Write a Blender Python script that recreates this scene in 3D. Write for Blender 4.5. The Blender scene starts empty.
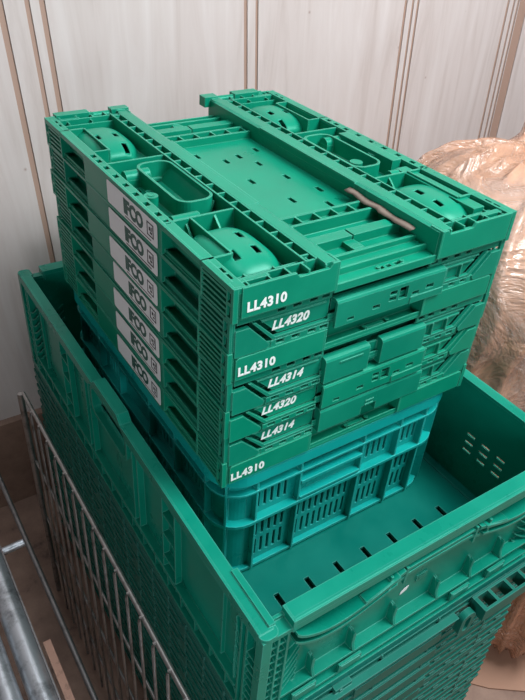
import bpy, bmesh, math, random
from mathutils import Vector, Matrix, Euler, noise
random.seed(7)
S = 0.001
scn = bpy.context.scene
COL = scn.collection

# ------------------------------------------------------------ camera, world, lights, exposure
cam_d = bpy.data.cameras.new('camera'); cam = bpy.data.objects.new('camera', cam_d); COL.objects.link(cam)
cam.location = (-0.211783, -0.341001, 0.450725)
cam.rotation_euler = (0.932, -0.064, -0.572)
cam_d.sensor_fit = 'VERTICAL'; cam_d.sensor_height = 36.0; cam_d.lens = 667.952 / 700 * 36.0
cam_d.clip_start = 0.01
scn.camera = cam

w = bpy.data.worlds.new('world'); scn.world = w; w.use_nodes = True
bg = w.node_tree.nodes['Background']; bg.inputs['Color'].default_value = (0.80, 0.88, 1.0, 1); bg.inputs['Strength'].default_value = 0.03

def area(name, loc, target, size, size_y, power, col):
    d = bpy.data.lights.new(name, 'AREA'); d.shape = 'RECTANGLE'; d.size = size; d.size_y = size_y
    d.energy = power; d.color = col
    o = bpy.data.objects.new(name, d); COL.objects.link(o); o.location = loc
    o.rotation_euler = (Vector(target) - Vector(loc)).to_track_quat('-Z', 'Y').to_euler()
    return o
area('daylight_opening', (0.20, -1.10, 0.70), (0.15, 0.0, 0.0), 0.6, 0.5, 3.6, (0.93, 0.97, 1.0))
area('ceiling_light', (0.68, -0.42, 1.22), (0.12, 0.22, 0.05), 0.7, 0.6, 33, (0.97, 0.99, 1.0))
area('overhead_glow', (0.10, 0.30, 1.45), (0.12, 0.3, 0.0), 0.9, 0.35, 6.5, (0.85, 0.94, 1.0))
area('side_fill', (-0.42, -0.60, 0.16), (-0.04, -0.08, -0.08), 0.25, 0.25, 2.3, (0.93, 0.98, 1.0))  # added fill, stands in for light coming through the crate plastic
vs = scn.view_settings
vs.view_transform = 'Standard'; vs.look = 'None'; vs.gamma = 1.0; vs.use_curve_mapping = False; vs.exposure = 0.0

# ------------------------------------------------------------ materials
def new_mat(name):
    m = bpy.data.materials.new(name); m.use_nodes = True
    nt = m.node_tree; return m, nt, nt.nodes['Principled BSDF']
def N(nt, t, **kw):
    n = nt.nodes.new(t)
    for k, v in kw.items():
        if k in n.inputs: n.inputs[k].default_value = v
        else: setattr(n, k, v)
    return n
def ramp(nt, src, stops):
    r = nt.nodes.new('ShaderNodeValToRGB'); nt.links.new(src, r.inputs[0])
    e = r.color_ramp.elements
    while len(e) < len(stops): e.new(0.5)
    for i, (p, c) in enumerate(stops): e[i].position = p; e[i].color = (*c, 1)
    return r
def plastic(name, col, rough=0.33, worn=0.10, bevel=0.7, edge=0.6):
    m, nt, b = new_mat(name); L = nt.links
    tc = N(nt, 'ShaderNodeTexCoord')
    n1 = N(nt, 'ShaderNodeTexNoise', Scale=14.0, Detail=5.0, Roughness=0.6); L.new(tc.outputs['Object'], n1.inputs['Vector'])
    a = tuple(c * 0.86 for c in col); z = tuple(min(1, c * 1.10 + 0.004) for c in col)
    r1 = ramp(nt, n1.outputs['Fac'], [(0.3, a), (0.72, z)])
    # scuffs and dust specks
    n2 = N(nt, 'ShaderNodeTexNoise', Scale=120.0, Detail=6.0, Roughness=0.75); L.new(tc.outputs['Object'], n2.inputs['Vector'])
    mp = N(nt, 'ShaderNodeMapping'); mp.inputs['Scale'].default_value = (1, 1, 1)
    r2 = ramp(nt, n2.outputs['Fac'], [(0.62, (0, 0, 0)), (0.80, (worn, worn, worn))])
    mx = N(nt, 'ShaderNodeMix', data_type='RGBA'); L.new(r2.outputs[0], mx.inputs[0]); L.new(r1.outputs[0], mx.inputs[6])
    mx.inputs[7].default_value = (col[0] + 0.12, col[1] + 0.16, col[2] + 0.15, 1)
    bv_hi = N(nt, 'ShaderNodeBevel', samples=4); bv_hi.inputs['Radius'].default_value = 1.6 * S  # paler edges painted into the colour in place of specular edge highlights
    ge = N(nt, 'ShaderNodeNewGeometry'); dt = N(nt, 'ShaderNodeVectorMath', operation='DOT_PRODUCT')
    L.new(bv_hi.outputs[0], dt.inputs[0]); L.new(ge.outputs['Normal'], dt.inputs[1])
    re = ramp(nt, dt.outputs['Value'], [(0.82, (edge,) * 3), (0.99, (0, 0, 0))])
    mx_hi = N(nt, 'ShaderNodeMix', data_type='RGBA'); L.new(re.outputs[0], mx_hi.inputs[0]); L.new(mx.outputs[2], mx_hi.inputs[6])
    mx_hi.inputs[7].default_value = (col[0] + 0.10, min(1, col[1] * 1.5 + 0.10), min(1, col[2] * 1.5 + 0.12), 1)
    L.new(mx_hi.outputs[2], b.inputs['Base Color'])
    r3 = ramp(nt, n1.outputs['Fac'], [(0.3, (rough * .8,) * 3), (0.7, (rough * 1.25,) * 3)])
    L.new(r3.outputs[0], b.inputs['Roughness'])
    b.inputs['Specular IOR Level'].default_value = 0.30; b.inputs['Specular Tint'].default_value = (0.42, 1.0, 0.86, 1)
    bv = N(nt, 'ShaderNodeBevel', samples=4); bv.inputs['Radius'].default_value = bevel * S
    bp = N(nt, 'ShaderNodeBump', Strength=0.08, Distance=0.0006); L.new(n2.outputs['Fac'], bp.inputs['Height'])
    L.new(bv.outputs[0], bp.inputs['Normal']); L.new(bp.outputs[0], b.inputs['Normal'])
    return m
def flat(name, col, rough=0.5, metal=0.0, spec=0.5):
    m, nt, b = new_mat(name); b.inputs['Base Color'].default_value = (*col, 1)
    b.inputs['Roughness'].default_value = rough; b.inputs['Metallic'].default_value = metal; b.inputs['Specular IOR Level'].default_value = spec
    return m
M = {}
M['green'] = plastic('green_plastic', (0.001, 0.225, 0.133))
M['green2'] = plastic('green_plastic_older', (0.002, 0.205, 0.128), rough=0.36)
M['green_big'] = plastic('green_plastic_open_crate', (0.001, 0.205, 0.138), rough=0.30)
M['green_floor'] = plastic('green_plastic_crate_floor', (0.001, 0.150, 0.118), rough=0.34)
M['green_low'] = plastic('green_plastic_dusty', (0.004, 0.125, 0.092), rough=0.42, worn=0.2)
M['teal'] = plastic('teal_plastic', (0.003, 0.33, 0.30), rough=0.3)
M['white_paint'] = flat('white_print', (0.78, 0.84, 0.82), 0.6)
M['paper_white'] = flat('sticker_paper', (0.80, 0.80, 0.82), 0.45)
M['ink'] = flat('black_ink', (0.02, 0.02, 0.025), 0.5)
M['ink_green'] = flat('green_ink', (0.02, 0.09, 0.07), 0.5)
M['paint_fleck'] = flat('white_scuff', (0.8, 0.85, 0.85), 0.7)

def metal(name, col, rough, rust=0.4):
    m, nt, b = new_mat(name); L = nt.links
    tc = N(nt, 'ShaderNodeTexCoord')
    n = N(nt, 'ShaderNodeTexNoise', Scale=45.0, Detail=8.0, Roughness=0.7); L.new(tc.outputs['Object'], n.inputs['Vector'])
    r = ramp(nt, n.outputs['Fac'], [(0.30, tuple(c * .35 for c in col)), (0.5, col), (0.62, col), (0.78, (0.16 * rust + col[0] * (1 - rust), 0.08 * rust + col[1] * (1 - rust), 0.05 * rust + col[2] * (1 - rust)))])
    L.new(r.outputs[0], b.inputs['Base Color']); b.inputs['Metallic'].default_value = 0.8; b.inputs['Roughness'].default_value = rough
    bp = N(nt, 'ShaderNodeBump', Strength=0.3, Distance=0.0008); L.new(n.outputs['Fac'], bp.inputs['Height']); L.new(bp.outputs[0], b.inputs['Normal'])
    return m
M['wire'] = metal('dull_wire', (0.30, 0.28, 0.27), 0.38)
M['galv'] = metal('galvanised_steel', (0.50, 0.53, 0.57), 0.36, 0.2)
M['galv_dark'] = metal('tarnished_steel', (0.20, 0.19, 0.19), 0.45, 0.5)

def wallmat():
    m, nt, b = new_mat('pale_wood_laminate'); L = nt.links
    tc = N(nt, 'ShaderNodeTexCoord')
    mp = N(nt, 'ShaderNodeMapping'); mp.inputs['Scale'].default_value = (26, 26, 2.2); L.new(tc.outputs['Object'], mp.inputs['Vector'])
    n = N(nt, 'ShaderNodeTexNoise', Scale=1.0, Detail=8.0, Roughness=0.62, Distortion=1.2); L.new(mp.outputs[0], n.inputs['Vector'])
    r = ramp(nt, n.outputs['Fac'], [(0.28, (0.47, 0.405, 0.385)), (0.45, (0.55, 0.49, 0.475)), (0.7, (0.61, 0.56, 0.55))])
    v = N(nt, 'ShaderNodeTexVoronoi', Scale=16.0); L.new(tc.outputs['Object'], v.inputs['Vector'])
    sp = ramp(nt, v.outputs['Distance'], [(0.0, (0.45, 0.3, 0.25)), (0.05, (1, 1, 1))])
    mx = N(nt, 'ShaderNodeMix', data_type='RGBA', blend_type='MULTIPLY'); mx.inputs[0].default_value = 0.7
    L.new(r.outputs[0], mx.inputs[6]); L.new(sp.outputs[0], mx.inputs[7])
    L.new(mx.outputs[2], b.inputs['Base Color']); b.inputs['Roughness'].default_value = 0.42
    return m
M['wall'] = wallmat()
M['groove'] = flat('brown_groove', (0.36, 0.24, 0.19), 0.6)
def floormat():
    m, nt, b = new_mat('worn_brown_floor'); L = nt.links
    tc = N(nt, 'ShaderNodeTexCoord')
    n = N(nt, 'ShaderNodeTexNoise', Scale=7.0, Detail=9.0, Roughness=0.7); L.new(tc.outputs['Object'], n.inputs['Vector'])
    r = ramp(nt, n.outputs['Fac'], [(0.36, (0.03, 0.02, 0.018)), (0.44, (0.20, 0.12, 0.09)), (0.7, (0.34, 0.22, 0.165))])
    L.new(r.outputs[0], b.inputs['Base Color']); b.inputs['Roughness'].default_value = 0.6
    return m
M['floor'] = floormat()
def boardmat():
    m, nt, b = new_mat('stained_plywood'); L = nt.links
    tc = N(nt, 'ShaderNodeTexCoord')
    n = N(nt, 'ShaderNodeTexNoise', Scale=16.0, Detail=9.0, Roughness=0.65); L.new(tc.outputs['Object'], n.inputs['Vector'])
    r = ramp(nt, n.outputs['Fac'], [(0.36, (0.02, 0.016, 0.015)), (0.42, (0.26, 0.17, 0.13)), (0.7, (0.40, 0.29, 0.23))])
    L.new(r.outputs[0], b.inputs['Base Color']); b.inputs['Roughness'].default_value = 0.55
    return m
M['board'] = boardmat()
def filmmat(name, tint, alpha_lo, alpha_hi, sc):
    m, nt, b = new_mat(name); L = nt.links
    tc = N(nt, 'ShaderNodeTexCoord')
    n = N(nt, 'ShaderNodeTexNoise', Scale=sc, Detail=5.0, Roughness=0.6, Distortion=2.0); L.new(tc.outputs['Object'], n.inputs['Vector'])
    r = ramp(nt, n.outputs['Fac'], [(0.3, (alpha_lo,) * 3), (0.7, (alpha_hi,) * 3)])
    L.new(r.outputs[0], b.inputs['Alpha'])
    b.inputs['Base Color'].default_value = (*tint, 1); b.inputs['Roughness'].default_value = 0.18
    b.inputs['Specular IOR Level'].default_value = 1.0
    b.inputs['Coat Weight'].default_value = 0.9; b.inputs['Coat Roughness'].default_value = 0.2
    v = N(nt, 'ShaderNodeTexVoronoi', Scale=sc * 2.2, feature='F1'); 
    mp = N(nt, 'ShaderNodeMapping'); mp.inputs['Scale'].default_value = (1, 1, 0.45); L.new(tc.outputs['Object'], mp.inputs['Vector'])
    mxv = N(nt, 'ShaderNodeMix', data_type='VECTOR'); mxv.inputs[0].default_value = 0.12
    L.new(mp.outputs[0], mxv.inputs[4]); L.new(n.outputs['Color'], mxv.inputs[5]); L.new(mxv.outputs[1], v.inputs['Vector'])
    bp = N(nt, 'ShaderNodeBump', Strength=0.85, Distance=0.009); L.new(v.outputs['Distance'], bp.inputs['Height'])
    bp2 = N(nt, 'ShaderNodeBump', Strength=0.4, Distance=0.006); L.new(n.outputs['Fac'], bp2.inputs['Height']); L.new(bp.outputs[0], bp2.inputs['Normal'])
    L.new(bp2.outputs[0], b.inputs['Normal']); L.new(bp2.outputs[0], b.inputs['Coat Normal'])
    return m
M['film'] = filmmat('peach_plastic_film', (0.66, 0.37, 0.24), 0.3, 0.9, 8.0)
M['film_low'] = filmmat('orange_plastic_film', (0.55, 0.24, 0.13), 0.7, 0.95, 10.0)
M['pack'] = filmmat('wrapped_pack', (0.66, 0.57, 0.53), 1.0, 1.0, 9.0)
M['rust'] = metal('rusty_steel', (0.36, 0.22, 0.17), 0.6, 1.0)
M['board2'] = flat('cardboard', (0.36, 0.20, 0.135), 0.7)
M['card'] = flat('brown_paper', (0.17, 0.13, 0.105), 0.8)

# ------------------------------------------------------------ mesh builder (millimetres)
class MB:
    count = 0
    def __init__(s): s.v = []; s.f = []; s.sm = set(); MB.count += 1; s.k = MB.count * 3
    def add(s, vs_, fs, smooth=False):
        n = len(s.v); s.k = (s.k + 1) % 11; e = 0.010 + 0.016 * s.k
        c = [(min(p[i] for p in vs_) + max(p[i] for p in vs_)) / 2 for i in range(3)]
        s.v += [tuple(p[i] - (e if p[i] > c[i] + e else (-e if p[i] < c[i] - e else 0)) for i in range(3)) if not smooth else tuple(p) for p in vs_]
        for f in fs:
            if smooth: s.sm.add(len(s.f))
            s.f.append([i + n for i in f])
        return s
    def box(s, x0, x1, y0, y1, z0, z1):
        if x0 > x1: x0, x1 = x1, x0
        if y0 > y1: y0, y1 = y1, y0
        if z0 > z1: z0, z1 = z1, z0
        return s.add([(x0, y0, z0), (x1, y0, z0), (x1, y1, z0), (x0, y1, z0), (x0, y0, z1), (x1, y0, z1), (x1, y1, z1), (x0, y1, z1)],
                     [(0, 3, 2, 1), (4, 5, 6, 7), (0, 1, 5, 4), (1, 2, 6, 5), (2, 3, 7, 6), (3, 0, 4, 7)])
    def prism(s, poly, ax, a, b):
        # poly in the two other axes, in order (ax=0: y,z  ax=1: x,z  ax=2: x,y)
        def P(u, v, t): return (t, u, v) if ax == 0 else ((u, t, v) if ax == 1 else (u, v, t))
        n = len(poly); V = [P(u, v, a) for u, v in poly] + [P(u, v, b) for u, v in poly]
        F = [list(range(n))[::-1], list(range(n, 2 * n))] + [[i, (i + 1) % n, n + (i + 1) % n, n + i] for i in range(n)]
        return s.add(V, F)
    def panel(s, ax, a, b, u0, u1, v0, v1, holes):
        """slab between a and b along ax, rectangle u,v with rectangular holes (u0,u1,v0,v1), all welded"""
        U = sorted({u0, u1} | {min(max(h[i], u0), u1) for h in holes for i in (0, 1)})
        V = sorted({v0, v1} | {min(max(h[i], v0), v1) for h in holes for i in (2, 3)})
        def P(u, v, t): return (t, u, v) if ax == 0 else ((u, t, v) if ax == 1 else (u, v, t))
        nu, nv = len(U) - 1, len(V) - 1
        sol = [[not any(h[0] < (U[i] + U[i + 1]) / 2 < h[1] and h[2] < (V[j] + V[j + 1]) / 2 < h[3] for h in holes) for j in range(nv)] for i in range(nu)]
        idx = {}; vs_ = []; fs = []
        def vid(i, j, k):
            if (i, j, k) not in idx: idx[(i, j, k)] = len(vs_); vs_.append(P(U[i], V[j], (a, b)[k]))
            return idx[(i, j, k)]
        ok = lambda i, j: 0 <= i < nu and 0 <= j < nv and sol[i][j]
        for i in range(nu):
            for j in range(nv):
                if not sol[i][j]: continue
                for k in (0, 1): 
                    q = [vid(i, j, k), vid(i + 1, j, k), vid(i + 1, j + 1, k), vid(i, j + 1, k)]
                    fs.append(q if k else q[::-1])
                if not ok(i - 1, j): fs.append([vid(i, j, 0), vid(i, j, 1), vid(i, j + 1, 1), vid(i, j + 1, 0)])
                if not ok(i + 1, j): fs.append([vid(i + 1, j, 0), vid(i + 1, j + 1, 0), vid(i + 1, j + 1, 1), vid(i + 1, j, 1)])
                if not ok(i, j - 1): fs.append([vid(i, j, 0), vid(i + 1, j, 0), vid(i + 1, j, 1), vid(i, j, 1)])
                if not ok(i, j + 1): fs.append([vid(i, j + 1, 0), vid(i, j + 1, 1), vid(i + 1, j + 1, 1), vid(i + 1, j + 1, 0)])
        return s.add(vs_, fs)
    def cyl(s, p, q, r, n=12, r2=None):
        p = Vector(p); q = Vector(q); d = (q - p).normalized(); t = Vector((0, 0, 1)) if abs(d.z) < .9 else Vector((1, 0, 0))
        a = d.cross(t).normalized(); b = d.cross(a); r2 = r if r2 is None else r2
        V = [p + (a * math.cos(2 * math.pi * i / n) + b * math.sin(2 * math.pi * i / n)) * r for i in range(n)] + [q + (a * math.cos(2 * math.pi * i / n) + b * math.sin(2 * math.pi * i / n)) * r2 for i in range(n)]
        s.add(V, [[i, (i + 1) % n, n + (i + 1) % n, n + i] for i in range(n)], True)
        return s.add(V, [list(range(n))[::-1], list(range(n, 2 * n))])
    def tube(s, pts, r, n=8):
        pts = [Vector(p) for p in pts]; V = []
        for k, p in enumerate(pts):
            d = (pts[min(k + 1, len(pts) - 1)] - pts[max(k - 1, 0)]).normalized(); t = Vector((0.03, 0.02, 1)) if abs(d.z) < .95 else Vector((1, 0.02, 0))
            a = d.cross(t).normalized(); b = d.cross(a)
            V += [p + (a * math.cos(2 * math.pi * i / n) + b * math.sin(2 * math.pi * i / n)) * r for i in range(n)]
        F = [[k * n + i, k * n + (i + 1) % n, (k + 1) * n + (i + 1) % n, (k + 1) * n + i] for k in range(len(pts) - 1) for i in range(n)]
        s.add(V, F, True); m = len(pts) - 1
        return s.add(V, [list(range(n))[::-1], [m * n + i for i in range(n)]])
    def ribbon(s, pts, h, t, ax=1):
        """band following pts (x,z at given y,...): pts list of 3-vectors of lower outer edge; height h in z, thickness t in y"""
        V = []
        for p in pts: V += [(p[0], p[1], p[2]), (p[0], p[1] + t, p[2]), (p[0], p[1] + t, p[2] + h), (p[0], p[1], p[2] + h)]
        F = [[4 * k + i, 4 * k + (i + 1) % 4, 4 * k + 4 + (i + 1) % 4, 4 * k + 4 + i] for k in range(len(pts) - 1) for i in range(4)]
        m = 4 * (len(pts) - 1); return s.add(V, F + [[3, 2, 1, 0], [m, m + 1, m + 2, m + 3]])
    def ring(s, outer, inner, z0, z1, oz=None, smooth=False):
        n = len(outer); V = [(x, y, z0) for x, y in outer] + [(x, y, z1) for x, y in outer] + [(x, y, z0) for x, y in inner] + [(x, y, z1) for x, y in inner]
        F = []
        for i in range(n):
            j = (i + 1) % n
            F += [[i, j, n + j, n + i], [2 * n + j, 2 * n + i, 3 * n + i, 3 * n + j], [n + i, n + j, 3 * n + j, 3 * n + i], [j, i, 2 * n + i, 2 * n + j]]
        return s.add(V, F)
    def mirx(s, c):   # mirrored copy in x about c/2
        m = MB(); m.v = [(c - x, y, z) for x, y, z in s.v]; m.f = [list(reversed(f)) for f in s.f]; m.sm = set(s.sm); return m
    def miry(s, c):
        m = MB(); m.v = [(x, c - y, z) for x, y, z in s.v]; m.f = [list(reversed(f)) for f in s.f]; m.sm = set(s.sm); return m
    def merge(s, o, off=(0, 0, 0)):
        n = len(s.v); k = len(s.f); s.v += [(x + off[0], y + off[1], z + off[2]) for x, y, z in o.v]; s.f += [[i + n for i in f] for f in o.f]; s.sm |= {i + k for i in o.sm}; return s
    def build(s, name, mat, parent=None, loc=(0, 0, 0), rot=(0, 0, 0)):
        me = bpy.data.meshes.new(name); me.from_pydata([(x * S, y * S, z * S) for x, y, z in s.v], [], s.f)
        me.polygons.foreach_set('use_smooth', [i in s.sm for i in range(len(me.polygons))])
        bm = bmesh.new(); bm.from_mesh(me); bmesh.ops.recalc_face_normals(bm, faces=bm.faces); bm.to_mesh(me); bm.free()
        me.materials.append(mat)
        o = bpy.data.objects.new(name, me); COL.objects.link(o)
        if parent: o.parent = parent
        o.location = Vector(loc) * S; o.rotation_euler = rot
        return o

def rrect(x0, x1, y0, y1, r, n=7):
    P = []
    for cx, cy, a0 in ((x1 - r, y1 - r, 0), (x0 + r, y1 - r, 90), (x0 + r, y0 + r, 180), (x1 - r, y0 + r, 270)):
        for k in range(n + 1):
            a = math.radians(a0 + 90 * k / n); P.append((cx + r * math.cos(a), cy + r * math.sin(a)))
    return P
def thing(name, label, cat, loc=(0, 0, 0), rotz=0, group=None):
    o = bpy.data.objects.new(name, None); COL.objects.link(o); o.empty_display_size = 0.05
    o.location = Vector(loc) * S; o.rotation_euler = (0, 0, rotz); o['label'] = label; o['category'] = cat
    if group: o['group'] = group
    return o
def tag(o, label, cat, group=None):
    o['label'] = label; o['category'] = cat
    if group: o['group'] = group
    return o
def struct(o): o['kind'] = 'structure'; return o
def text_mesh(name, body, size, mat, parent, origin, right, up, bold=0.0, extrude=0.12, shear=0.0, spacing=1.0):
    c = bpy.data.curves.new(name, 'FONT'); c.body = body; c.size = size * S; c.extrude = extrude * S; c.offset = bold * S; c.shear = shear; c.space_character = spacing; c.resolution_u = 3
    t = bpy.data.objects.new(name, c); COL.objects.link(t)
    bpy.context.view_layer.update()
    me = bpy.data.meshes.new_from_object(t.evaluated_get(bpy.context.evaluated_depsgraph_get()))
    bpy.data.objects.remove(t); me.name = name; me.materials.clear(); me.materials.append(mat)
    r = Vector(right).normalized(); u = Vector(up).normalized(); nrm = r.cross(u)
    m = Matrix((r, u, nrm)).transposed().to_4x4(); m.translation = Vector(origin) * S
    me.transform(m)
    o = bpy.data.objects.new(name, me); COL.objects.link(o)
    if parent: o.parent = parent
    return o

# ------------------------------------------------------------ the setting
WY = 580.0
FLOOR = -540.0
def wall():
    # profile along x: wide boards with brown-lined mouldings between them
    root_rot = (0, math.radians(-3.3), 0)
    strips = []          # (x0, x1, y offset, groove?)
    x = -900.0
    gro = []
    for g in (-305, 28, 378, 697, 960, 1290, 1610):
        gro += [(g, g + 7), (g + 34, g + 39), (g + 52, g + 58)] if g in (28,) else ([(g, g + 5), (g + 20, g + 24)] if g == 378 else [(g, g + 5), (g + 17, g + 21), (g + 29, g + 33)])
        if g == 960: gro += [(g + 36, g + 60)]
    a = MB(); b = MB()
    cur = x
    for g0, g1 in [(a_ - .4, b_ + .8) for a_, b_ in gro]:
        a.box(cur, g0, WY, WY + 12, -700, 1500); b.box(g0, g1, WY + 1.6, WY + 12, -700, 1500); cur = g1
    a.box(cur, 2400, WY, WY + 12, -700, 1500)
    o = a.build('wall_back', M['wall']); struct(o)
    q = b.build('trim_1', M['groove']); struct(q)
    for k in (o, q): k.rotation_euler = root_rot
    rw = MB().box(1500, 1512, -900, WY, FLOOR, 1500).build('wall_right', M['wall']); struct(rw)
    bb = MB().box(-895, 1495, WY - 14, WY + 6, FLOOR, -350).build('baseboard_back', M['floor']); struct(bb)
    f = MB().box(-1500, 2400, -1200, WY + 12, FLOOR - 20, FLOOR).build('floor', M['floor']); struct(f)
wall()

# ------------------------------------------------------------ folded small crate (400 x 300), height H
H = 29.4; W = 300.0; D = 400.0
def side_face():
    """outer long side at x=0, seen from -x, symmetric about y=200"""
    m = MB()
    m.panel(0, 0, 2.5, 0, 10, 0, H, [(3.5, 8.5, 3, 13), (3.5, 8.5, 16, 26)])
    for k in range(6): m.box(0.4, 5, 10, 47, 1.2 + k * 4.9, 3.4 + k * 4.9)
    m.box(4.5, 6, 10, 47, 0, H)
    m.box(0, 5, 10, 47, H - 1.6, H)
    m.box(0, 26, 46, 48.5, 0, H); m.box(0, 26, 114, 116, 0, H)
    m.box(0, 3, 47, 116, H - 3, H); m.box(0, 20, 47, 116, 0, 1.8); m.box(3, 5, 47, 116, 1.8, 6)
    m.box(13, 15, 47, 116, 1.8, 9); m.box(26, 28, 47, 116, 0, H)
    m.box(0, 3, 116, 200, 0, H)
    m.box(-0.5, 0, 116, 200, 0, 1.6)
    return m.merge(m.miry(D))
def front_plate_A(top):
    m = MB(); zt = H if top else 23.5
    # plate with the lowered notch between x 52 and 88
    poly = [(7, 3.5), (95, 3.5), (95, zt), (88, zt), (85, zt - 4), (57, zt - 4), (54, zt), (7, zt)] if top else [(7, 2), (95, 2), (95, zt), (9, zt), (7, zt - 2)]
    m.prism(poly, 1, -1.0, 1.6)
    m.box(0, 4.5, 0, 3, 0, H); m.box(4.5, 7, 1.5, 3, 0, H)
    m.box(6, 93, 2.5, 5, 0, 4)
    m.box(93, 95, -1, 14, 3.5, zt)
    if not top:
        m.panel(1, 1.0, 3.5, 8, 95, zt, H, [(x, x + 9, zt + 1.2, H - 1.2) for x in (14, 43, 58, 74, 86)])
    return m
def rails_top():
    """left folded wall panel as seen from above (x 0..96)"""
    m = MB(); T = H
    # outer frame strip with oblong pockets
    m.panel(2, T - 5, T, 0, 11, 0, D, [(3.5, 8.5, y, y + 8) for y in (14, 24, 112, 128, 150, 172, 194, 216, 238, 256, 270, 366, 378)])
    m.box(0, 2.4, 0, D, T - 5, T)
    m.box(9, 11, 0, D, 10, T - 2)
    m.panel(2, 9, 12, 10, 72, 12, D - 12, [(36, 66, 148, 238), (18, 23, 160, 168), (18, 23, 196, 204), (24, 29, 214, 222)])
    m.panel(2, 3, 4, 20, 84, 120, 260, [])
    # sloped floor inside the handle opening
    m.prism([(34, 4), (60, 4), (68, 20), (68, 24), (60, 8), (34, 6)], 1, 146, 240)
    # handle loop
    o = rrect(32.5, 70, 143, 243, 13); i = rrect(35, 67.5, 145.5, 240.5, 11); m.ring(o, i, 8, T - 1)
    # cross ribs
    for y in (116, 252): m.box(11, 72, y, y + 2.2, 11, T - 1)
    for y, d_ in ((116, -18), (254, 18)):
        for x in (22, 50):
            m.prism([(y, 12), (y, T - 3), (y + d_, 12)], 0, x, x + 2)
    # row of square pockets and the flat inner strip
    m.box(70, 72, 12, D - 12, 9, T); m.box(80, 82, 12, D - 12, 9, T)
    for k in range(18):
        y = 20 + k * 21.2
        m.box(72, 80, y, y + 2, 10, T - 0.5)
    m.box(72, 80, 12, D - 12, 8, 13)
    m.box(82, 92, 2, 116, T - 8, T); m.box(82, 96, 116, D - 116, T - 8, T); m.box(82, 92, D - 116, D - 2, T - 8, T)
    m.box(90, 94, 2, D - 2, 3, T - 1)
    m.prism([(92, T), (96, T - 1.5), (96, 5), (92, 5)], 1, 2, D - 2)
    # hinge blocks and pin boss
    for y, x in ((232, 30), (127, 27)):
        m.cyl((x - 11, y, 20), (x + 14, y, 20), 7, 16); m.box(x - 11, x + 14, y - 7, y + 7, 12, 20)
    m.cyl((20, 175, 12), (20, 175, 26), 6.5, 18); m.cyl((20, 175, 26), (20, 175, 26.5), 3, 12)
    m.cyl((30, 200, 12), (30, 200, 18), 4, 12)
    # end pockets, front and back
    for f in (0, 1):
        e = MB()
        e.box(11, 92, 12, 14, 6, T - 1); e.box(8, 92, 20, 21.6, 10, T - 5)
        for x in (14, 33, 50, 66, 82): e.box(x, x + 1.6, 1, 13, 5, T - 1)
        for x in (20, 46, 76): e.box(x, x + 1.6, 13, 21, 8, T - 3)
        e.box(10, 92, 1, 13, 4, 12)
        e.box(11, 36, 8, 12, 12, T - 1); e.box(52, 66, 4, 6, 12, T - 6)
        m.merge(e if f == 0 else e.miry(D))
    return m
def dome(x0, x1, y0, y1, zb, h, slots):
    m = MB(); n, k = 42, 46; V = []
    for j in range(k + 1):
        for i in range(n + 1):
            u = -1 + 2 * i / n; v = -1 + 2 * j / k
            r = (abs(u) ** 3.2 + abs(v) ** 3.2) ** (1 / 3.2)
            z = zb + h * math.sqrt(max(0, 1 - min(1, r) ** 2.6)) if r < 1 else zb
            V.append((x0 + (x1 - x0) * (u + 1) / 2, y0 + (y1 - y0) * (v + 1) / 2, z))
    F = []
    for j in range(k):
        for i in range(n):
            a = j * (n + 1) + i; cx = x0 + (x1 - x0) * (i + .5) / n; cy = y0 + (y1 - y0) * (j + .5) / k
            if any(abs(cx - sx) < 2.8 and abs(cy - sy) < 5.6 for sx, sy in slots): continue
            F.append([a, a + 1, a + n + 2, a + n + 1])
    return m.add(V, F, True)
def base_top():
    """tray between the two folded walls: deck with slots and the cross bars"""
    m = MB(); X0, X1 = 94, 206
    sl = [(138, 194), (142, 251), (171, 232), (178, 190), (162, 258), (112, 212), (108, 160), (150, 140), (190, 150), (190, 268), (120, 275), (178, 118)]
    m.panel(2, 8, 11.4, X0 - 4, X1 + 4, 98, 302, [(x - 2.4, x + 2.4, y - 6, y + 6) for x, y in sl])
    m.box(2, 298, 2, 398, 0, 3)
    e = MB()
    e.box(X0, X1, 95, 98, 8, 19.5); e.box(X0, X1, 79, 82, 3, 19.5); e.box(X0, X1, 82, 95, 8, 13)
    for k in range(6): e.box(X0 + 6 + k * 20, X0 + 8 + k * 20, 80, 97, 10, 19)
    e.panel(2, 5, 8.5, X0, X1, 58, 80, [(108, 114, 66, 70), (150, 158, 68, 71), (186, 192, 63, 67)])
    e.box(X0, 148, 48, 60, 4, 17); e.box(150, X1, 48, 60, 4, 17); e.box(148, 150, 49, 59, 4, 15.5)
    e.box(X0, X1, 30, 48, 3, 8); e.box(138, 150, 34, 48, 8, 13); e.cyl((144, 34, 8), (144, 34, 13), 6, 14)
    e.box(X0, X1, 27, 30, 3, 14.5); e.box(X0, X1, 15, 27, 3, 9.5); e.box(X0, X1, 13, 15, 3, 12.5)
    e.panel(2, 3, 6.5, X0, X1, 2, 13, [(146, 150, 5, 9), (153, 158, 5, 9), (162, 168, 5, 9)])
    e.cyl((144, 7, 6), (144, 7, 8), 2, 10); e.cyl((170, 7, 6), (170, 7, 8), 2, 10)
    e.box(X0, X1, 0.5, 2.2, 0, 7.5)
    m.merge(e).merge(e.miry(D))
    return m
def base_low():
    m = MB()
    m.box(26, 274, 14, 386, 0.5, H - 0.5)
    e = MB(); e.box(94, 206, 0.8, 14, 0, 3); e.box(94, 206, 0.8, 2.2, 0, 7); e.box(94, 206, 13, 14, 0, H)
    for x in (144, 170): e.cyl((x, 7, 3), (x, 7, 6), 2.2, 10)
    e.box(146, 166, 5, 9, 3, 5)
    m.merge(e).merge(e.miry(D)); return m
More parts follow.
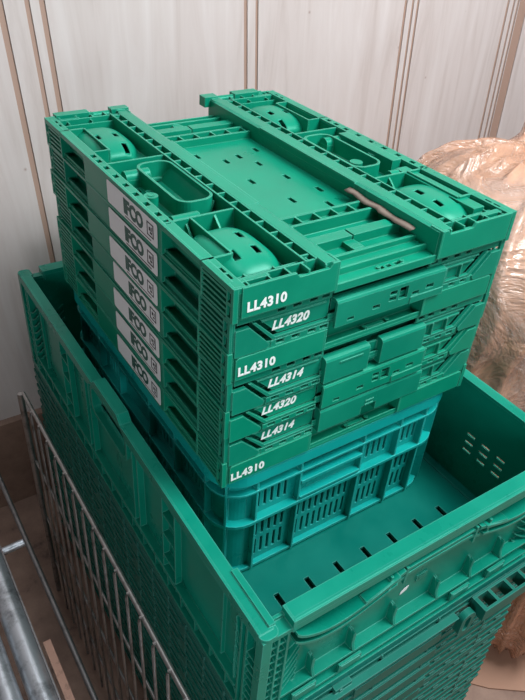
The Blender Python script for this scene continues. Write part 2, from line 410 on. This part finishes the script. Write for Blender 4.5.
def plate_B_left():
    m = MB()
    m.box(0, 5, 0, 3, 0, H); m.prism([(46, 3), (96, 3), (96, 22), (27, 22)], 1, 3.2, 5)
    m.prism([(4.5, -5.5), (34, -5.5), (36, -3), (36, -1), (17, 19.5), (4.5, 19.5)], 1, -1.2, 3)
    # raised strip that follows the chamfer, then the slotted lip
    m.prism([(20, 21.5), (23, 21.5), (42, 2.5), (95, 2.5), (95, 0.6), (39.5, 0.6)], 1, -0.2, 3.4)
    m.panel(1, -0.4, 2.5, 38, 95, -6, -0.2, [(x, x + 8, -4.8, -1.2) for x in (43, 58, 74, 86)])
    m.panel(1, 1.4, 3.5, 7, 96, 22.5, H, [(x, x + 8, 24.4, 28.2) for x in (43, 58, 74, 86)])
    m.box(30, 92, 2.2, 3.4, 18, 19.4)
    return m
def plate_B_right():
    m = plate_B_left().mirx(W)
    for x in (207, 226, 245): m.box(x, x + 1.6, -0.4, 3.4, 2, 16)
    m.box(204, 262, 0.4, 3.4, 15, 17)
    return m
def centre_plate(gap):
    m = MB(); z0, z1 = -6.0, 20.5
    pr = [(-3.5, z0), (-3.5, z1 - 3), (-2.4, z1 - 0.9), (0, z1), (5, z1), (5, z0)]
    if gap == 0:
        m.panel(1, -3.5, -0.8, 99, 222, z0, z1 - 3, [(112, 119, -2.5, 0.5), (139, 147, 0.5, 4), (157, 165, 3, 7), (157, 165, 9, 13), (168, 178, 2, 14), (184, 192, 2, 5.5), (200, 209, 4.5, 8.5)])
        m.prism([(-3.5, z1 - 3), (-2.4, z1 - 0.9), (0, z1), (6, z1), (6, z1 - 3)], 0, 99, 222)
        m.box(99, 222, 5.5, 6, z0, z1); m.box(182, 222, -4.3, -3.4, z0, 1)
    elif gap == 1:
        m.prism(pr, 0, 60 + 36, 146); m.prism(pr, 0, 160, 214); m.box(96, 214, 4, 6, z0, z1 - 4)
        m.box(112, 138, -3.9, -3.3, 12, 14)
    else:
        m.prism(pr, 0, 99, 150); m.prism([(y, z if z > 0 else 4) for y, z in pr], 0, 150, 168); m.prism(pr, 0, 168, 226); m.box(99, 226, 4, 6, z0, z1)
        for z in (4, 8.5): m.box(154, 164, -4.2, -3.4, z, z + 2)
    return m

def folded_crate(z, kind, number, label, gap=0, dx=0, dy=0, rz=0, mat=None, tpos=None):
    mt = mat or M['green']
    t = thing('folded_crate', label, 'crate', (dx, dy, z), rz, 'small folded crates stacked on the teal crate')
    key = (kind, gap, mt.name)
    if key not in CACHE:
        parts = []
        if kind == 'top':
            parts.append(base_top().build('base', mt, t))
            fr = side_face(); parts += [fr.build('side_frame', mt, t), fr.mirx(W).build('side_frame', mt, t)]
            L = rails_top(); R = rails_top().mirx(W)
            R.box(276, 288, 142, 232, 11, H + 0.6); R.box(270, 284, 24, 130, 11, H - 2); R.cyl((250, 168, 12), (250, 168, 24), 7, 16)
            back = MB(); back.cyl((18, 402, H - 5), (92, 402, H - 5), 4.2, 12)
            for x0, x1 in ((12, 50), (76, 97)): back.box(x0, x1, 396, 407, H - 9, H + 1.5)
            L.merge(back)
            back = MB(); back.cyl((206, 402, H - 4), (282, 402, H - 4), 4.6, 12)
            for x0, x1 in ((197, 216), (240, 276)): back.box(x0, x1, 396, 410, H - 10, H + 2)
            R.merge(back)
            slA = [(31, 326), (51, 328), (51, 302)]; slB = [(50, 74.5), (50, 50), (30, 48.6)]
            for rr, c in ((L, 0), (R, 1)):
                p = rr.build('folded_wall', mt, t); parts.append(p)
                for sl, y0, y1 in ((slA, 292, 376), (slB, 24, 108)):
                    d = dome(12, 69, y0, y1, 11, 16.8, sl)
                    if c: d = d.mirx(W)
                    q = d.build('domed_panel', mt, p); md = q.modifiers.new('solid', 'SOLIDIFY'); md.thickness = 1.6 * S; md.offset = -1
            pl = front_plate_A(True); a = pl.build('front_plate', mt, t); b = pl.mirx(W).build('front_plate', mt, t)
            parts += [a, b, pl.miry(D).build('back_plate', mt, t), pl.mirx(W).miry(D).build('back_plate', mt, t)]
        else:
            parts.append(base_low().build('base', mt, t))
            fr = side_face(); parts += [fr.build('side_frame', mt, t), fr.mirx(W).build('side_frame', mt, t)]
            if kind == 'A':
                pl = front_plate_A(False); q = pl.mirx(W)
                parts += [pl.build('front_plate', mt, t), q.build('front_plate', mt, t), pl.miry(D).build('back_plate', mt, t), q.miry(D).build('back_plate', mt, t)]
            else:
                pl = plate_B_left(); q = plate_B_right()
                parts += [pl.build('front_plate', mt, t), q.build('front_plate', mt, t), pl.miry(D).build('back_plate', mt, t), q.miry(D).build('back_plate', mt, t),
                          centre_plate(gap).build('latch_plate', mt, t)]
        CACHE[key] = parts
    else:
        for p in CACHE[key]:
            c = p.copy(); COL.objects.link(c); c.parent = t
            for g in list(p.children):
                d = g.copy(); COL.objects.link(d); d.parent = c
    x0, zz = tpos
    n = text_mesh('crate_number', number, 11.4, M['white_paint'], t, (x0, -1.25 if kind != 'B' else 3.05, zz), (1, 0, 0.0), (0, 0, 1), bold=0.42, spacing=1.04, shear=0.22 if kind == 'B' else 0.0)
    n['label'] = 'white printed number ' + number
    # sticker on the long side
    st = MB().prism([(120 + a, b) for a, b in rrect(0, 106, 3.6, 26.0, 2.5, 3)], 0, -0.9, -0.55).build('sticker', M['paper_white'], t)
    st['label'] = 'white sticker with black lettering'
    text_mesh('lettering', 'IFCO', 18.5, M['ink_green'], st, (-0.95, 188.5, 9.3), (0, -1, 0), (0, 0, 1), bold=0.95, spacing=0.97)
    em = MB()
    for (a, b, c, d) in ((127, 128.6, 9, 22), (138.4, 140, 9, 22), (127, 140, 20.6, 22), (127, 140, 9, 10.4), (130, 134, 12, 14), (132.5, 136, 14.5, 18), (129.5, 131, 15, 19)):
        em.box(-1.05, -0.9, a, b, c, d)
    em.build('emblem', M['ink'], st)
    MB().box(-1.0, -0.9, 132, 186, 5.4, 6.6).build('fine_print', M['ink'], st)
    return t
CACHE = {}
specs = [ # level from top, kind, number, gap, dx, dy, rz, text pos, label
 (0, 'top', 'LL4310', 0, 0, -4, 0.004, (11, 8.5), 'topmost folded green crate of the stack, printed LL4310'),
 (1, 'B', 'LL4320', 0, 0.5, 0, 0.0, (40, 7.5), 'folded green crate LL4320 directly under the topmost crate'),
 (2, 'A', 'LL4310', 0, -1.0, -1, 0.001, (9, 6.5), 'folded green crate printed LL4310, third down from the top'),
 (3, 'B', 'LL4314', 1, 0.5, 0, -0.002, (41, 7.5), 'folded green crate printed LL4314, fourth from the top, above the lower LL4320'),
 (4, 'B', 'LL4320', 0, -0.8, -0.5, 0.001, (38, 8.5), 'folded green crate printed LL4320, fifth from the top, between two LL4314 crates'),
 (5, 'B', 'LL4314', 2, 0, 0, 0.002, (39, 7.5), 'folded green crate printed LL4314, second from the bottom of the stack'),
 (6, 'A', 'LL4310', 0, -1.5, -1, -0.001, (8, 6.5), 'lowest folded green crate printed LL4310, resting on the teal crate rim'),
]
for lv, kind, num, gap, dx, dy, rz, tp, lab in specs:
    folded_crate(0.2 + (6 - lv) * H, kind, num, lab, gap, dx, dy, rz, M['green'] if lv % 2 == 0 else M['green2'], tp)

# scrap of brown paper caught under the right folded wall
def scrap():
    m = MB(); n = 14; V = []
    for k in range(n + 1):
        y = 118 - k * 6.6; wv = 7 + 3 * math.sin(k * 1.7) * (k % 3 > 0)
        z = 198.6 - 0.12 * k + 0.7 * math.sin(k * 1.1)
        xa = 200 - wv * .55 - 0.1 * k
        V += [(xa, y, z - 1.2), (xa + 3, y - 2, z + 0.6), (203, y, z + 0.5)]
    F = []
    for k in range(n):
        for i in (0, 1): F.append([3 * k + i, 3 * k + i + 1, 3 * k + 4 + i, 3 * k + 3 + i])
    m.add(V, F, True); o = m.build('paper_scrap', M['card'])
    md = o.modifiers.new('solid', 'SOLIDIFY'); md.thickness = 0.5 * S
    tag(o, 'torn strip of brown paper caught under the raised right side of the topmost crate', 'paper')
scrap()

# ------------------------------------------------------------ rigid teal crate under the stack
def teal():
    t = thing('slotted_crate', 'teal rigid crate with slotted sides standing inside the large open crate', 'crate', (0, 0, -152.8))
    HT = 152.5; X1, Y1 = 297, 400; r = 34
    def ringz(m, ins, th, z0, z1): m.ring(rrect(ins, X1 - ins, ins, Y1 - ins, max(4, r - ins)), rrect(ins + th, X1 - ins - th, ins + th, Y1 - ins - th, max(3, r - ins - th)), z0, z1)
    rim = MB(); ringz(rim, 0, 10, HT - 2.5, HT); ringz(rim, 0, 2.2, HT - 15, HT)
    rim.build('rim', M['teal'], t)
    fl = MB(); ringz(fl, 1.5, 9, 76, 80); ringz(fl, 4, 9, 2, 6); ringz(fl, 2, 8, 121, 123.5)
    # ribs: front
    for x in (40, 91, 171, 222, 258): fl.box(x, x + 2.4, 2.5, 11, 3, HT - 2)
    for x in (40, 91, 171, 222, 258): fl.box(x, x + 2.4, 389, 397.5, 3, HT - 2)
    for y in (36, 100, 160, 240, 300, 362): fl.box(2.5, 11, y, y + 2.4, 3, HT - 2); fl.box(286, 294.5, y, y + 2.4, 3, HT - 2)
    # frame round the hand hole
    for yy in (1.2, 389): fl.box(93, 171, yy, yy + 9, 105, 109); fl.box(93, 171, yy, yy + 9, 83, 86)
    fl.build('ledge', M['teal'], t)
    body = MB()
    # rounded corners of the wall
    for (cx, cy, a0) in ((r, r, 180), (X1 - r, r, 270), (X1 - r, Y1 - r, 0), (r, Y1 - r, 90)):
        P = [(cx + (r - 10) * math.cos(math.radians(a0 + k * 9)), cy + (r - 10) * math.sin(math.radians(a0 + k * 9))) for k in range(11)]
        Q = [(cx + (r - 12.5) * math.cos(math.radians(a0 + k * 9)), cy + (r - 12.5) * math.sin(math.radians(a0 + k * 9))) for k in range(11)]
        body.prism(P + Q[::-1], 2, 0, HT - 1)
        for a in (45,):
            body.prism([(cx + (r - 1) * math.cos(math.radians(a0 + 43)), cy + (r - 1) * math.sin(math.radians(a0 + 43))), (cx + (r - 1) * math.cos(math.radians(a0 + 47)), cy + (r - 1) * math.sin(math.radians(a0 + 47))),
                        (cx + (r - 12) * math.cos(math.radians(a0 + 47)), cy + (r - 12) * math.sin(math.radians(a0 + 47))), (cx + (r - 12) * math.cos(math.radians(a0 + 43)), cy + (r - 12) * math.sin(math.radians(a0 + 43)))], 2, 4, HT - 2)
    def holes(a0, a1, z0, z1, p=8.0, wd=3.4):
        h = []; x = a0
        while x + wd <= a1: h.append((x, x + wd, z0, z1)); x += p
        return h
    HX = holes(46, 88, 88, 119) + holes(177, 220, 88, 119) + holes(228, 256, 88, 119)
    for z0, z1 in ((14, 38), (44, 70)):
        HX += holes(46, 88, z0, z1) + holes(98, 168, z0, z1) + holes(177, 220, z0, z1) + holes(228, 256, z0, z1)
    HX += [(98, 168, 109, 132)]
    body.panel(1, 10, 12.5, r, X1 - r, 0, HT - 1, HX)
    body.panel(1, Y1 - 12.5, Y1 - 10, r, X1 - r, 0, HT - 1, HX)
    HY = []
    for z0, z1 in ((14, 38), (44, 70), (88, 119)):
        for a, b in ((42, 96), (106, 156), (246, 296), (306, 358)): HY += holes(a, b, z0, z1)
    HY += [(164, 236, 100, 130)]
    body.panel(0, 10, 12.5, r, Y1 - r, 0, HT - 1, HY); body.panel(0, X1 - 12.5, X1 - 10, r, Y1 - r, 0, HT - 1, HY)
    body.build('body', M['teal'], t)
    MB().prism(rrect(12, X1 - 12, 12, Y1 - 12, 20), 2, 0.2, 4).build('floor_panel', M['teal'], t)
teal()

# ------------------------------------------------------------ large open crate
BX0, BX1, BY0, BY1 = -42.6, 342.0, -134.5, 470.0
RZ = -13.0; FZ = -153.0
def big():
    t = thing('open_crate', 'large open green crate holding the teal crate and the folded stack', 'crate', (BX0, BY0, -166))
    Wb, Db, Hb = BX1 - BX0, BY1 - BY0, RZ + 166
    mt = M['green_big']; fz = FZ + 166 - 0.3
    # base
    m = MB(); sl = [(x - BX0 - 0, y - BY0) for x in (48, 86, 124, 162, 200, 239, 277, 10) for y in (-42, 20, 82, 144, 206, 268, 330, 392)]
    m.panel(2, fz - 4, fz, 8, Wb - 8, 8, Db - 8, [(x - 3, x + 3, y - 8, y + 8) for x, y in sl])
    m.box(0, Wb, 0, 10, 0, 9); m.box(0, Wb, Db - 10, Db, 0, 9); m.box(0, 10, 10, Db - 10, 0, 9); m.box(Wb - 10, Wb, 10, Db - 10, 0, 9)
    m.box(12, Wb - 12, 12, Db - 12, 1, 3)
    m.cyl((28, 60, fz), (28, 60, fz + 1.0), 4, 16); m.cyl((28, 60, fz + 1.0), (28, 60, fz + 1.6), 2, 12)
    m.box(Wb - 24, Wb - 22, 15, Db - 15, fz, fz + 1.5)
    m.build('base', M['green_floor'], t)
    # ---- end wall (short side, facing the camera)
    def short_wall():
        a = MB()
        # rim with the low corner step
        a.box(30, Wb - 30, 1, 18, Hb - 5, Hb + 1)
        a.prism([(1, Hb - 12), (1, Hb - 1), (3, Hb + 1), (5, Hb + 1), (5, Hb - 12)], 0, 30, Wb - 30)
        a.box(8, 30, 2, 17, Hb - 13, Hb - 8); a.box(Wb - 30, Wb - 8, 2, 17, Hb - 13, Hb - 8)
        a.box(28.5, 31, 1, 18, Hb - 13, Hb + 1); a.box(Wb - 31, Wb - 28.5, 1, 18, Hb - 13, Hb + 1)
        for k in range(13): x = 52 + k * 22; a.box(x, x + 5, 4, 12, Hb - 16, Hb - 5)
        # wall sheet (with latch recess)
        a.box(8, Wb - 8, 14, 17, 9, Hb - 5)
        # corner ladders
        for sx in (0, 1):
            c = MB()
            for x in (8, 17, 26): c.box(x, x + 2, 3, 14, 8, Hb - 12)
            for k in range(11): c.box(8, 27, 4.5, 14, 14 + k * 11, 15.8 + k * 11)
            for k in range(6): c.ribbon([(27 + i * 3.2, 5 + i * 0.9, 28 + k * 11 + 0.24 * i * i) for i in range(8)], 1.8, 8)
            a.merge(c if sx == 0 else c.mirx(Wb))
        # long horizontal ledges
        a.box(27, Wb - 27, 3, 15, 34, 37); a.box(27, Wb - 27, 1, 15, 16, 19); a.box(20, Wb - 20, 0, 15, 7, 10)
        a.box(60, Wb - 60, 8, 15, 24, 26)
        # triangular fins on the ledge
        for x in (62, 108, 158, 214, 262, 308):
            a.prism([(3, 37), (14, 37), (14, 62), (11, 62)], 0, x, x + 3)
            a.prism([(x, 37), (x + 3, 37), (x + 3, 60), (x + 1.5, 63), (x, 60)], 1, 6, 14)
        # small openings in the ledge
        for x in (40, 92, 236, 290): a.box(x, x + 26, 0.2, 3, 20, 31); a.box(x + 2, x + 24, -0.4, 1, 22, 29)
        # raised oval number plate and clips
        a.box(186, 200, 12.6, 14, 74, 83); a.box(188, 198, 12.2, 12.6, 76, 81)
        return a
    s = short_wall().build('end_wall', mt, t)
    # lift bar: two shallow arcs that meet at clips
    def liftbar():
        b = MB()
        for f in (0, 1):
            n = 22
            for dz, dy, th in ((-16, -2.5, 3.5), (-27, -1.5, 3)):
                P = []
                for i in range(n + 1):
                    u = i / n; P.append((31 + 108 * u, dy + 1.5 * math.sin(math.pi * u), Hb + dz - 22 * math.sin(math.pi * u ** 0.8) - 5 * u))
                if f: P = [(Wb - p[0], p[1], p[2]) for p in P]
                b.ribbon(P, th, 14)
        b.ribbon([(140, 1, Hb - 36), (152, 1, Hb - 30), (165, 1, Hb - 29), (Wb - 165, 1, Hb - 29), (Wb - 152, 1, Hb - 30), (Wb - 140, 1, Hb - 36)], 4, 11)
        b.ribbon([(140, 1, Hb - 26), (152, 1, Hb - 22), (Wb - 152, 1, Hb - 22), (Wb - 140, 1, Hb - 26)], 3, 11)
        for x in (130, 148, Wb - 150, Wb - 132): b.box(x, x + 2.5, 0, 12, Hb - 38, Hb - 16)
        b.prism([(104, Hb - 30), (146, Hb - 16), (146, Hb - 20), (104, Hb - 34)], 1, -1, 8)
        b.prism([(Wb - 104, Hb - 30), (Wb - 146, Hb - 16), (Wb - 146, Hb - 20), (Wb - 104, Hb - 34)], 1, -1, 8)
        return b
    lb = liftbar().build('lift_bar', mt, s)
    MB().prism([(168, 66), (176, 69), (178, 75), (172, 74), (168, 70)], 1, 12.9, 13.6).build('white_mark', M['paint_fleck'], s)
    far = short_wall().miry(Db).build('end_wall', mt, t)
    liftbar().miry(Db).build('lift_bar', mt, far)
    # ---- long walls
    def long_wall(vents):
        a = MB(); c = Db / 2
        h0, h1 = c - 30, c + 30
        # rim following the raised hand-hold
        prof = [(6, Hb), (h0 - 8, Hb), (h0, Hb + 8), (h1, Hb + 8), (h1 + 8, Hb), (Db - 6, Hb)]
        low = [(y, z - 4) for y, z in prof]
        a.prism(prof + low[::-1], 0, 0, 13)
        # outer hanging lip, cut away at the hand-hold
        low2 = [(6, Hb - 12), (h0 - 24, Hb - 12), (h0 - 14, Hb - 6), (h0 + 2, Hb - 1), (h1 - 2, Hb - 1), (h1 + 14, Hb - 6), (h1 + 24, Hb - 12), (Db - 6, Hb - 12)]
        a.prism(prof + low2[::-1], 0, 0, 2)
        # sheet with hand hole
        a.panel(0, 9, 12, 8, Db - 8, 9, Hb - 3, [(c - 45, c + 45, Hb - 44, Hb - 8)] + ([(y, y + 12, z, z + 4) for y in (70, 92, 114, 480, 502, 524) for z in (60, 72, 84)] if vents else []))
        # hand-hole lip
        o = [(9 if 0 else y, z) for y, z in rrect(c - 49, c + 49, Hb - 48, Hb - 5, 14)]
        i = [(y, z) for y, z in rrect(c - 45, c + 45, Hb - 44, Hb - 8, 11)]
        r_ = MB().ring(o, i, 1, 10); r_.v = [(z, x, y) for x, y, z in r_.v]; a.merge(r_)
        # inner raised strip at the near end
        a.box(10, 16, 8, 64, Hb - 4, Hb + 2)
        # vertical ribs / pockets
        for y in (66, 150, 176, 232, 244): 
            for yy in (y, Db - y):
                a.prism([(yy - 1, 20), (yy + 1, 20), (yy + 1, Hb - 10), (yy - 1, Hb - 10)], 0, 2.0 if y > 100 else 5, 9)
        for y0, y1 in ((150, 176),):
            for z in (50, 84, 112): a.box(2, 9, y0, y1, z, z + 2); a.box(2, 9, Db - y1, Db - y0, z, z + 2)
        # corner cluster of curved fins
        for f in (0, 1):
            e = MB()
            e.box(0, 9, 0, 9, 8, Hb - 4); e.box(1, 9, 22, 25, 8, Hb - 14); e.box(1, 9, 30, 32.5, 8, Hb - 14)
            for k in range(9):
                z = 16 + k * 11
                e.box(2, 9, 8, 24, z, z + 1.8)
                pts = [(2 + 0.12 * i * i, 31 + i * 2.6, z + 0.35 * i * i) for i in range(7)]
                V = []
                for p in pts: V += [(p[0], p[1], p[2]), (9, p[1], p[2]), (9, p[1], p[2] + 1.8), (p[0], p[1], p[2] + 1.8)]
                F = [[4 * q + g, 4 * q + (g + 1) % 4, 4 * q + 4 + (g + 1) % 4, 4 * q + 4 + g] for q in range(6) for g in range(4)]
                e.add(V, F + [[3, 2, 1, 0], [24, 25, 26, 27]])
            e.prism(rrect(-0.5, 16, -0.5, 20, 6), 2, Hb - 4, Hb - 0.5)
            a.merge(e if f == 0 else e.miry(Db))
        # lower ledges
        a.box(0.5, 9, 34, Db - 34, 30, 33); a.box(0, 9, 6, Db - 6, 7, 10); a.box(3, 9, 34, Db - 34, 19, 21)
        for k in range(18): y = 50 + k * 29; a.box(1.5, 9, y, y + 2, 10, 31)
        # droplet-like moulding nubs
        return a
    long_wall(False).build('side_wall', mt, t)
    long_wall(True).mirx(Wb).build('side_wall', mt, t)
    return t
big()

# ------------------------------------------------------------ the folded large crates beneath
def low_crate_parts(first, t):
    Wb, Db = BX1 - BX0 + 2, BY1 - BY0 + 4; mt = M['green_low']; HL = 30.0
    m = MB(); m.box(14, Wb - 14, 14, Db - 14, 0, HL - 0.5); m.box(2, Wb - 2, 2, Db - 2, 0, 2)
    parts = [m.build('base', mt, t)]
    def fins(m2):
        for k in range(4):
            z = 2 + k * 7; ins = (0, 1.6, 0.5, 1.8)[k]
            m2.box(4, Wb - 4, ins, 14, z, z + (5.2 if k % 2 else 4.6))
        for k in range(14):
            x = 20 + k * 26; m2.box(x, x + 9, 0.4, 6, 9, 12)
        for x in (4, 40, 150, 228, 330): m2.box(x, x + 2, 0.5, 14, 0, HL - 1)
        m2.box(Wb * .5 - 70, Wb * .5 + 50, -1.5, 4, 2, 20)
        return m2
    f = fins(MB()); parts.append(f.build('end_panel', mt, t)); parts.append(f.miry(Db).build('end_panel', mt, t))
    s = MB()
    for k in range(4):
        z = 2 + k * 7; ins = (0, 1.6, 0.5, 1.8)[k]; s.box(ins, 14, 4, Db - 4, z, z + 5.2)
    for k in range(16):
        y = 12 + k * 38; s.box(0.5, 14, y, y + 2, 0, HL - 1)
        if k % 3 == 0: s.prism([(y, 4), (y + 22, 4), (y, 24)], 0, 0.2, 4)
    parts.append(s.build('side_panel', mt, t)); parts.append(s.mirx(Wb).build('side_panel', mt, t))
    if first:
        # row of open pockets and the rounded lug at the right of the near end
        c = MB(); z0, z1 = 12, 30
        c.panel(2, z0, z1, 276, 372, -19, 0, [(281, 297, -16, -2), (301, 322, -16, -2), (326, 345, -16, -2), (349, 366, -16, -2)])
        c.box(276, 372, -2, 1, z0, z1)
        parts.append(c.build('pocket_row', mt, t))
        r_ = MB().ring(rrect(250, 270, -6, 30, 9), rrect(255.5, 264.5, 0, 24, 4.4), -13, -5)
        r_.v = [(x, z, y) for x, y, z in r_.v]
        parts.append(r_.build('lug', mt, t))
        g = MB(); g.box(90, 110, -3, 3, 20, 29); g.box(95, 98, -4, -2, 22, 27); g.box(30, 250, -5, 0, 14, 17); g.box(30, 250, -8, 0, 22, 24)
        parts.append(g.build('clip', mt, t))
    return parts
ords = ['directly under the large open crate', 'second below the large open crate', 'third below the large open crate', 'fourth below the large open crate', 'fifth below the large open crate',
        'sixth below the large open crate', 'seventh below the large open crate', 'eighth below the large open crate', 'ninth below the large open crate', 'tenth below the large open crate',
        'eleventh below the large open crate', 'lowest of the stack, standing on the brown floor']
proto = None
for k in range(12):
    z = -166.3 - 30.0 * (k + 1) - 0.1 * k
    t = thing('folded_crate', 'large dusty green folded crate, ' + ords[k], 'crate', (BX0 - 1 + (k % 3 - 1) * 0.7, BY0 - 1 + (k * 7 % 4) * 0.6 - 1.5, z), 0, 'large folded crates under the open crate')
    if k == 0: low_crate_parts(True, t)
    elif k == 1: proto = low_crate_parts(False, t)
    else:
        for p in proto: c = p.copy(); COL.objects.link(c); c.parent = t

# ------------------------------------------------------------ wire cage and trolley at the left
def cage():
    X = -86.0; ZT = -118.0
    t = thing('wire_cage', 'rusty wire mesh cage side standing beside the left of the big crates', 'cage', (X, 0, FLOOR))
    zt = ZT - FLOOR
    MB().tube([(0, -320, zt), (0, 350, zt)], 2.6, 10).build('top_rail', M['wire'], t)
    for k in range(22):
        y = -300 + k * 29
        MB().tube([(-4, y, 2), (-4, y, zt - 3), (-3, y, zt + 1), (0.5, y, zt + 1)], 1.7, 8).build('upright_wire', M['wire'], t)
    for z in (zt - 120, zt - 240, zt - 345):
        MB().tube([(-1, -320, z), (-1, 350, z)], 1.8, 8).build('cross_wire', M['wire'], t)
    MB().tube([(-4, 350, 2), (-4, 350, zt + 1)], 4, 10).build('corner_post', M['wire'], t)
cage()

def trolley():
    t = thing('metal_trolley', 'galvanised tubular trolley frame at the lower left edge of the picture', 'trolley', (-180, 0, FLOOR))
    z = -250 - FLOOR
    MB().tube([(0, -420, z - 6), (0, 240, z - 6)], 14, 18).build('frame_tube', M['galv'], t)
    MB().tube([(-27, -420, z - 2), (-31, 150, z - 2)], 12, 16).build('frame_tube', M['galv'], t)
    MB().prism([(12, z - 20), (14, z - 20), (14, z + 2), (12, z + 2)], 1, -420, 300).build('angle_bar', M['galv_dark'], t)
    MB().tube([(43, -420, z), (43, 420, z)], 3.2, 10).build('side_rail', M['galv_dark'], t)
    MB().box(17, 25, -200, 88, z + 2, z + 10).build('rusty_bar', M['rust'], t)
    for y in (-380, 120):
        MB().cyl((0, y, 0), (0, y, z - 6), 9, 14).build('leg', M['galv_dark'], t)
    for y in (-300, 238):
        MB().tube([(0, y, z - 8), (45, y, z - 6)], 5, 10).build('cross_tube', M['galv'], t)
trolley()

def blob(name, c, r, ex, amp, freq, mat, parent=None, n=110, crease=0.0, squash=None, seed=0.0):
    V = []; nu, nv = n, n // 2
    for j in range(nv + 1):
        ph = -math.pi / 2 + math.pi * j / nv
        for i in range(nu):
            th = 2 * math.pi * i / nu
            f = lambda w_, e_: math.copysign(abs(w_) ** e_, w_)
            d = Vector((f(math.cos(ph), ex) * f(math.cos(th), ex), f(math.cos(ph), ex) * f(math.sin(th), ex), f(math.sin(ph), ex)))
            p = Vector((d.x * r[0], d.y * r[1], d.z * r[2]))
            q = (p + Vector(c)) * 0.001 * freq + Vector((seed, seed * 2, 0))
            h = noise.fractal(q, 1.0, 2.0, 3)
            # long creases that fan down from the neck
            g = noise.noise(Vector((math.atan2(p.y, p.x) * 5 + seed, p.z * .004, seed + h)))
            k = amp * h + crease * (1 - abs(g) * 3 if abs(g) < .33 else 0)
            p = p + d.normalized() * k
            if squash: p = squash(p)
            V.append(p)
    F = []
    for j in range(nv):
        for i in range(nu):
            a = j * nu + i; b = j * nu + (i + 1) % nu; F.append([a, b, b + nu, a + nu])
    m = MB(); m.add(V, F, True)
    return m.build(name, mat, parent, loc=c if parent is None else c)
def bag():
    t = thing('plastic_bag', 'large peach tinted plastic bag around a wrapped pale bundle, right of the crates', 'bag')
    sq = lambda p: Vector((p.x, p.y, max(p.z - (0.24 * (p.x + 120) if p.z > 0 and p.x > -120 else 0) * min(1, p.z / 200), -345)))
    blob('bag_film', (690, 225, -190), (262, 205, 335), 0.66, 24, 4.0, M['film'], t, 220, 14, sq, 0.3)
    blob('wrapped_bundle', (715, 195, -215), (240, 180, 320), 0.72, 9, 6.0, M['pack'], t, 130, 3, sq, 2.1)
    # gathered neck
    m = MB(); V = []; n = 48; K = 14
    for k in range(K + 1):
        s_ = k / K; rad = 60 * (1 - s_) ** 1.6 + 14 + 50 * max(0, s_ - .55) ** 1.1 * 1.6
        for i in range(n):
            a = 2 * math.pi * i / n; rr = rad * (1 + 0.22 * math.sin(9 * a + k * .3) * (0.4 + s_))
            V.append((rr * math.cos(a) + 60 * s_, rr * math.sin(a), 120 * s_))
    F = [[k * n + i, k * n + (i + 1) % n, (k + 1) * n + (i + 1) % n, (k + 1) * n + i] for k in range(K) for i in range(n)]
    m.add(V, F, True); m.build('gathered_neck', M['film'], t, (720, 300, 50), (0.0, 0.15, 0))
    blob('loose_hem', (535, -50, -395), (105, 110, 150), 0.8, 26, 6.0, M['film_low'], t, 110, 14, lambda p: Vector((p.x, p.y, max(p.z, -143))), 5.2)
bag()
o = MB().prism([(350, -70), (362, -92), (404, -136), (447, -167), (530, -205), (760, -215), (1000, -80), (1000, 380), (350, 380)], 2, FLOOR, FLOOR + 3).build('cardboard_sheet', M['board2'])
tag(o, 'light brown cardboard sheet lying on the floor beneath the plastic bag', 'cardboard')
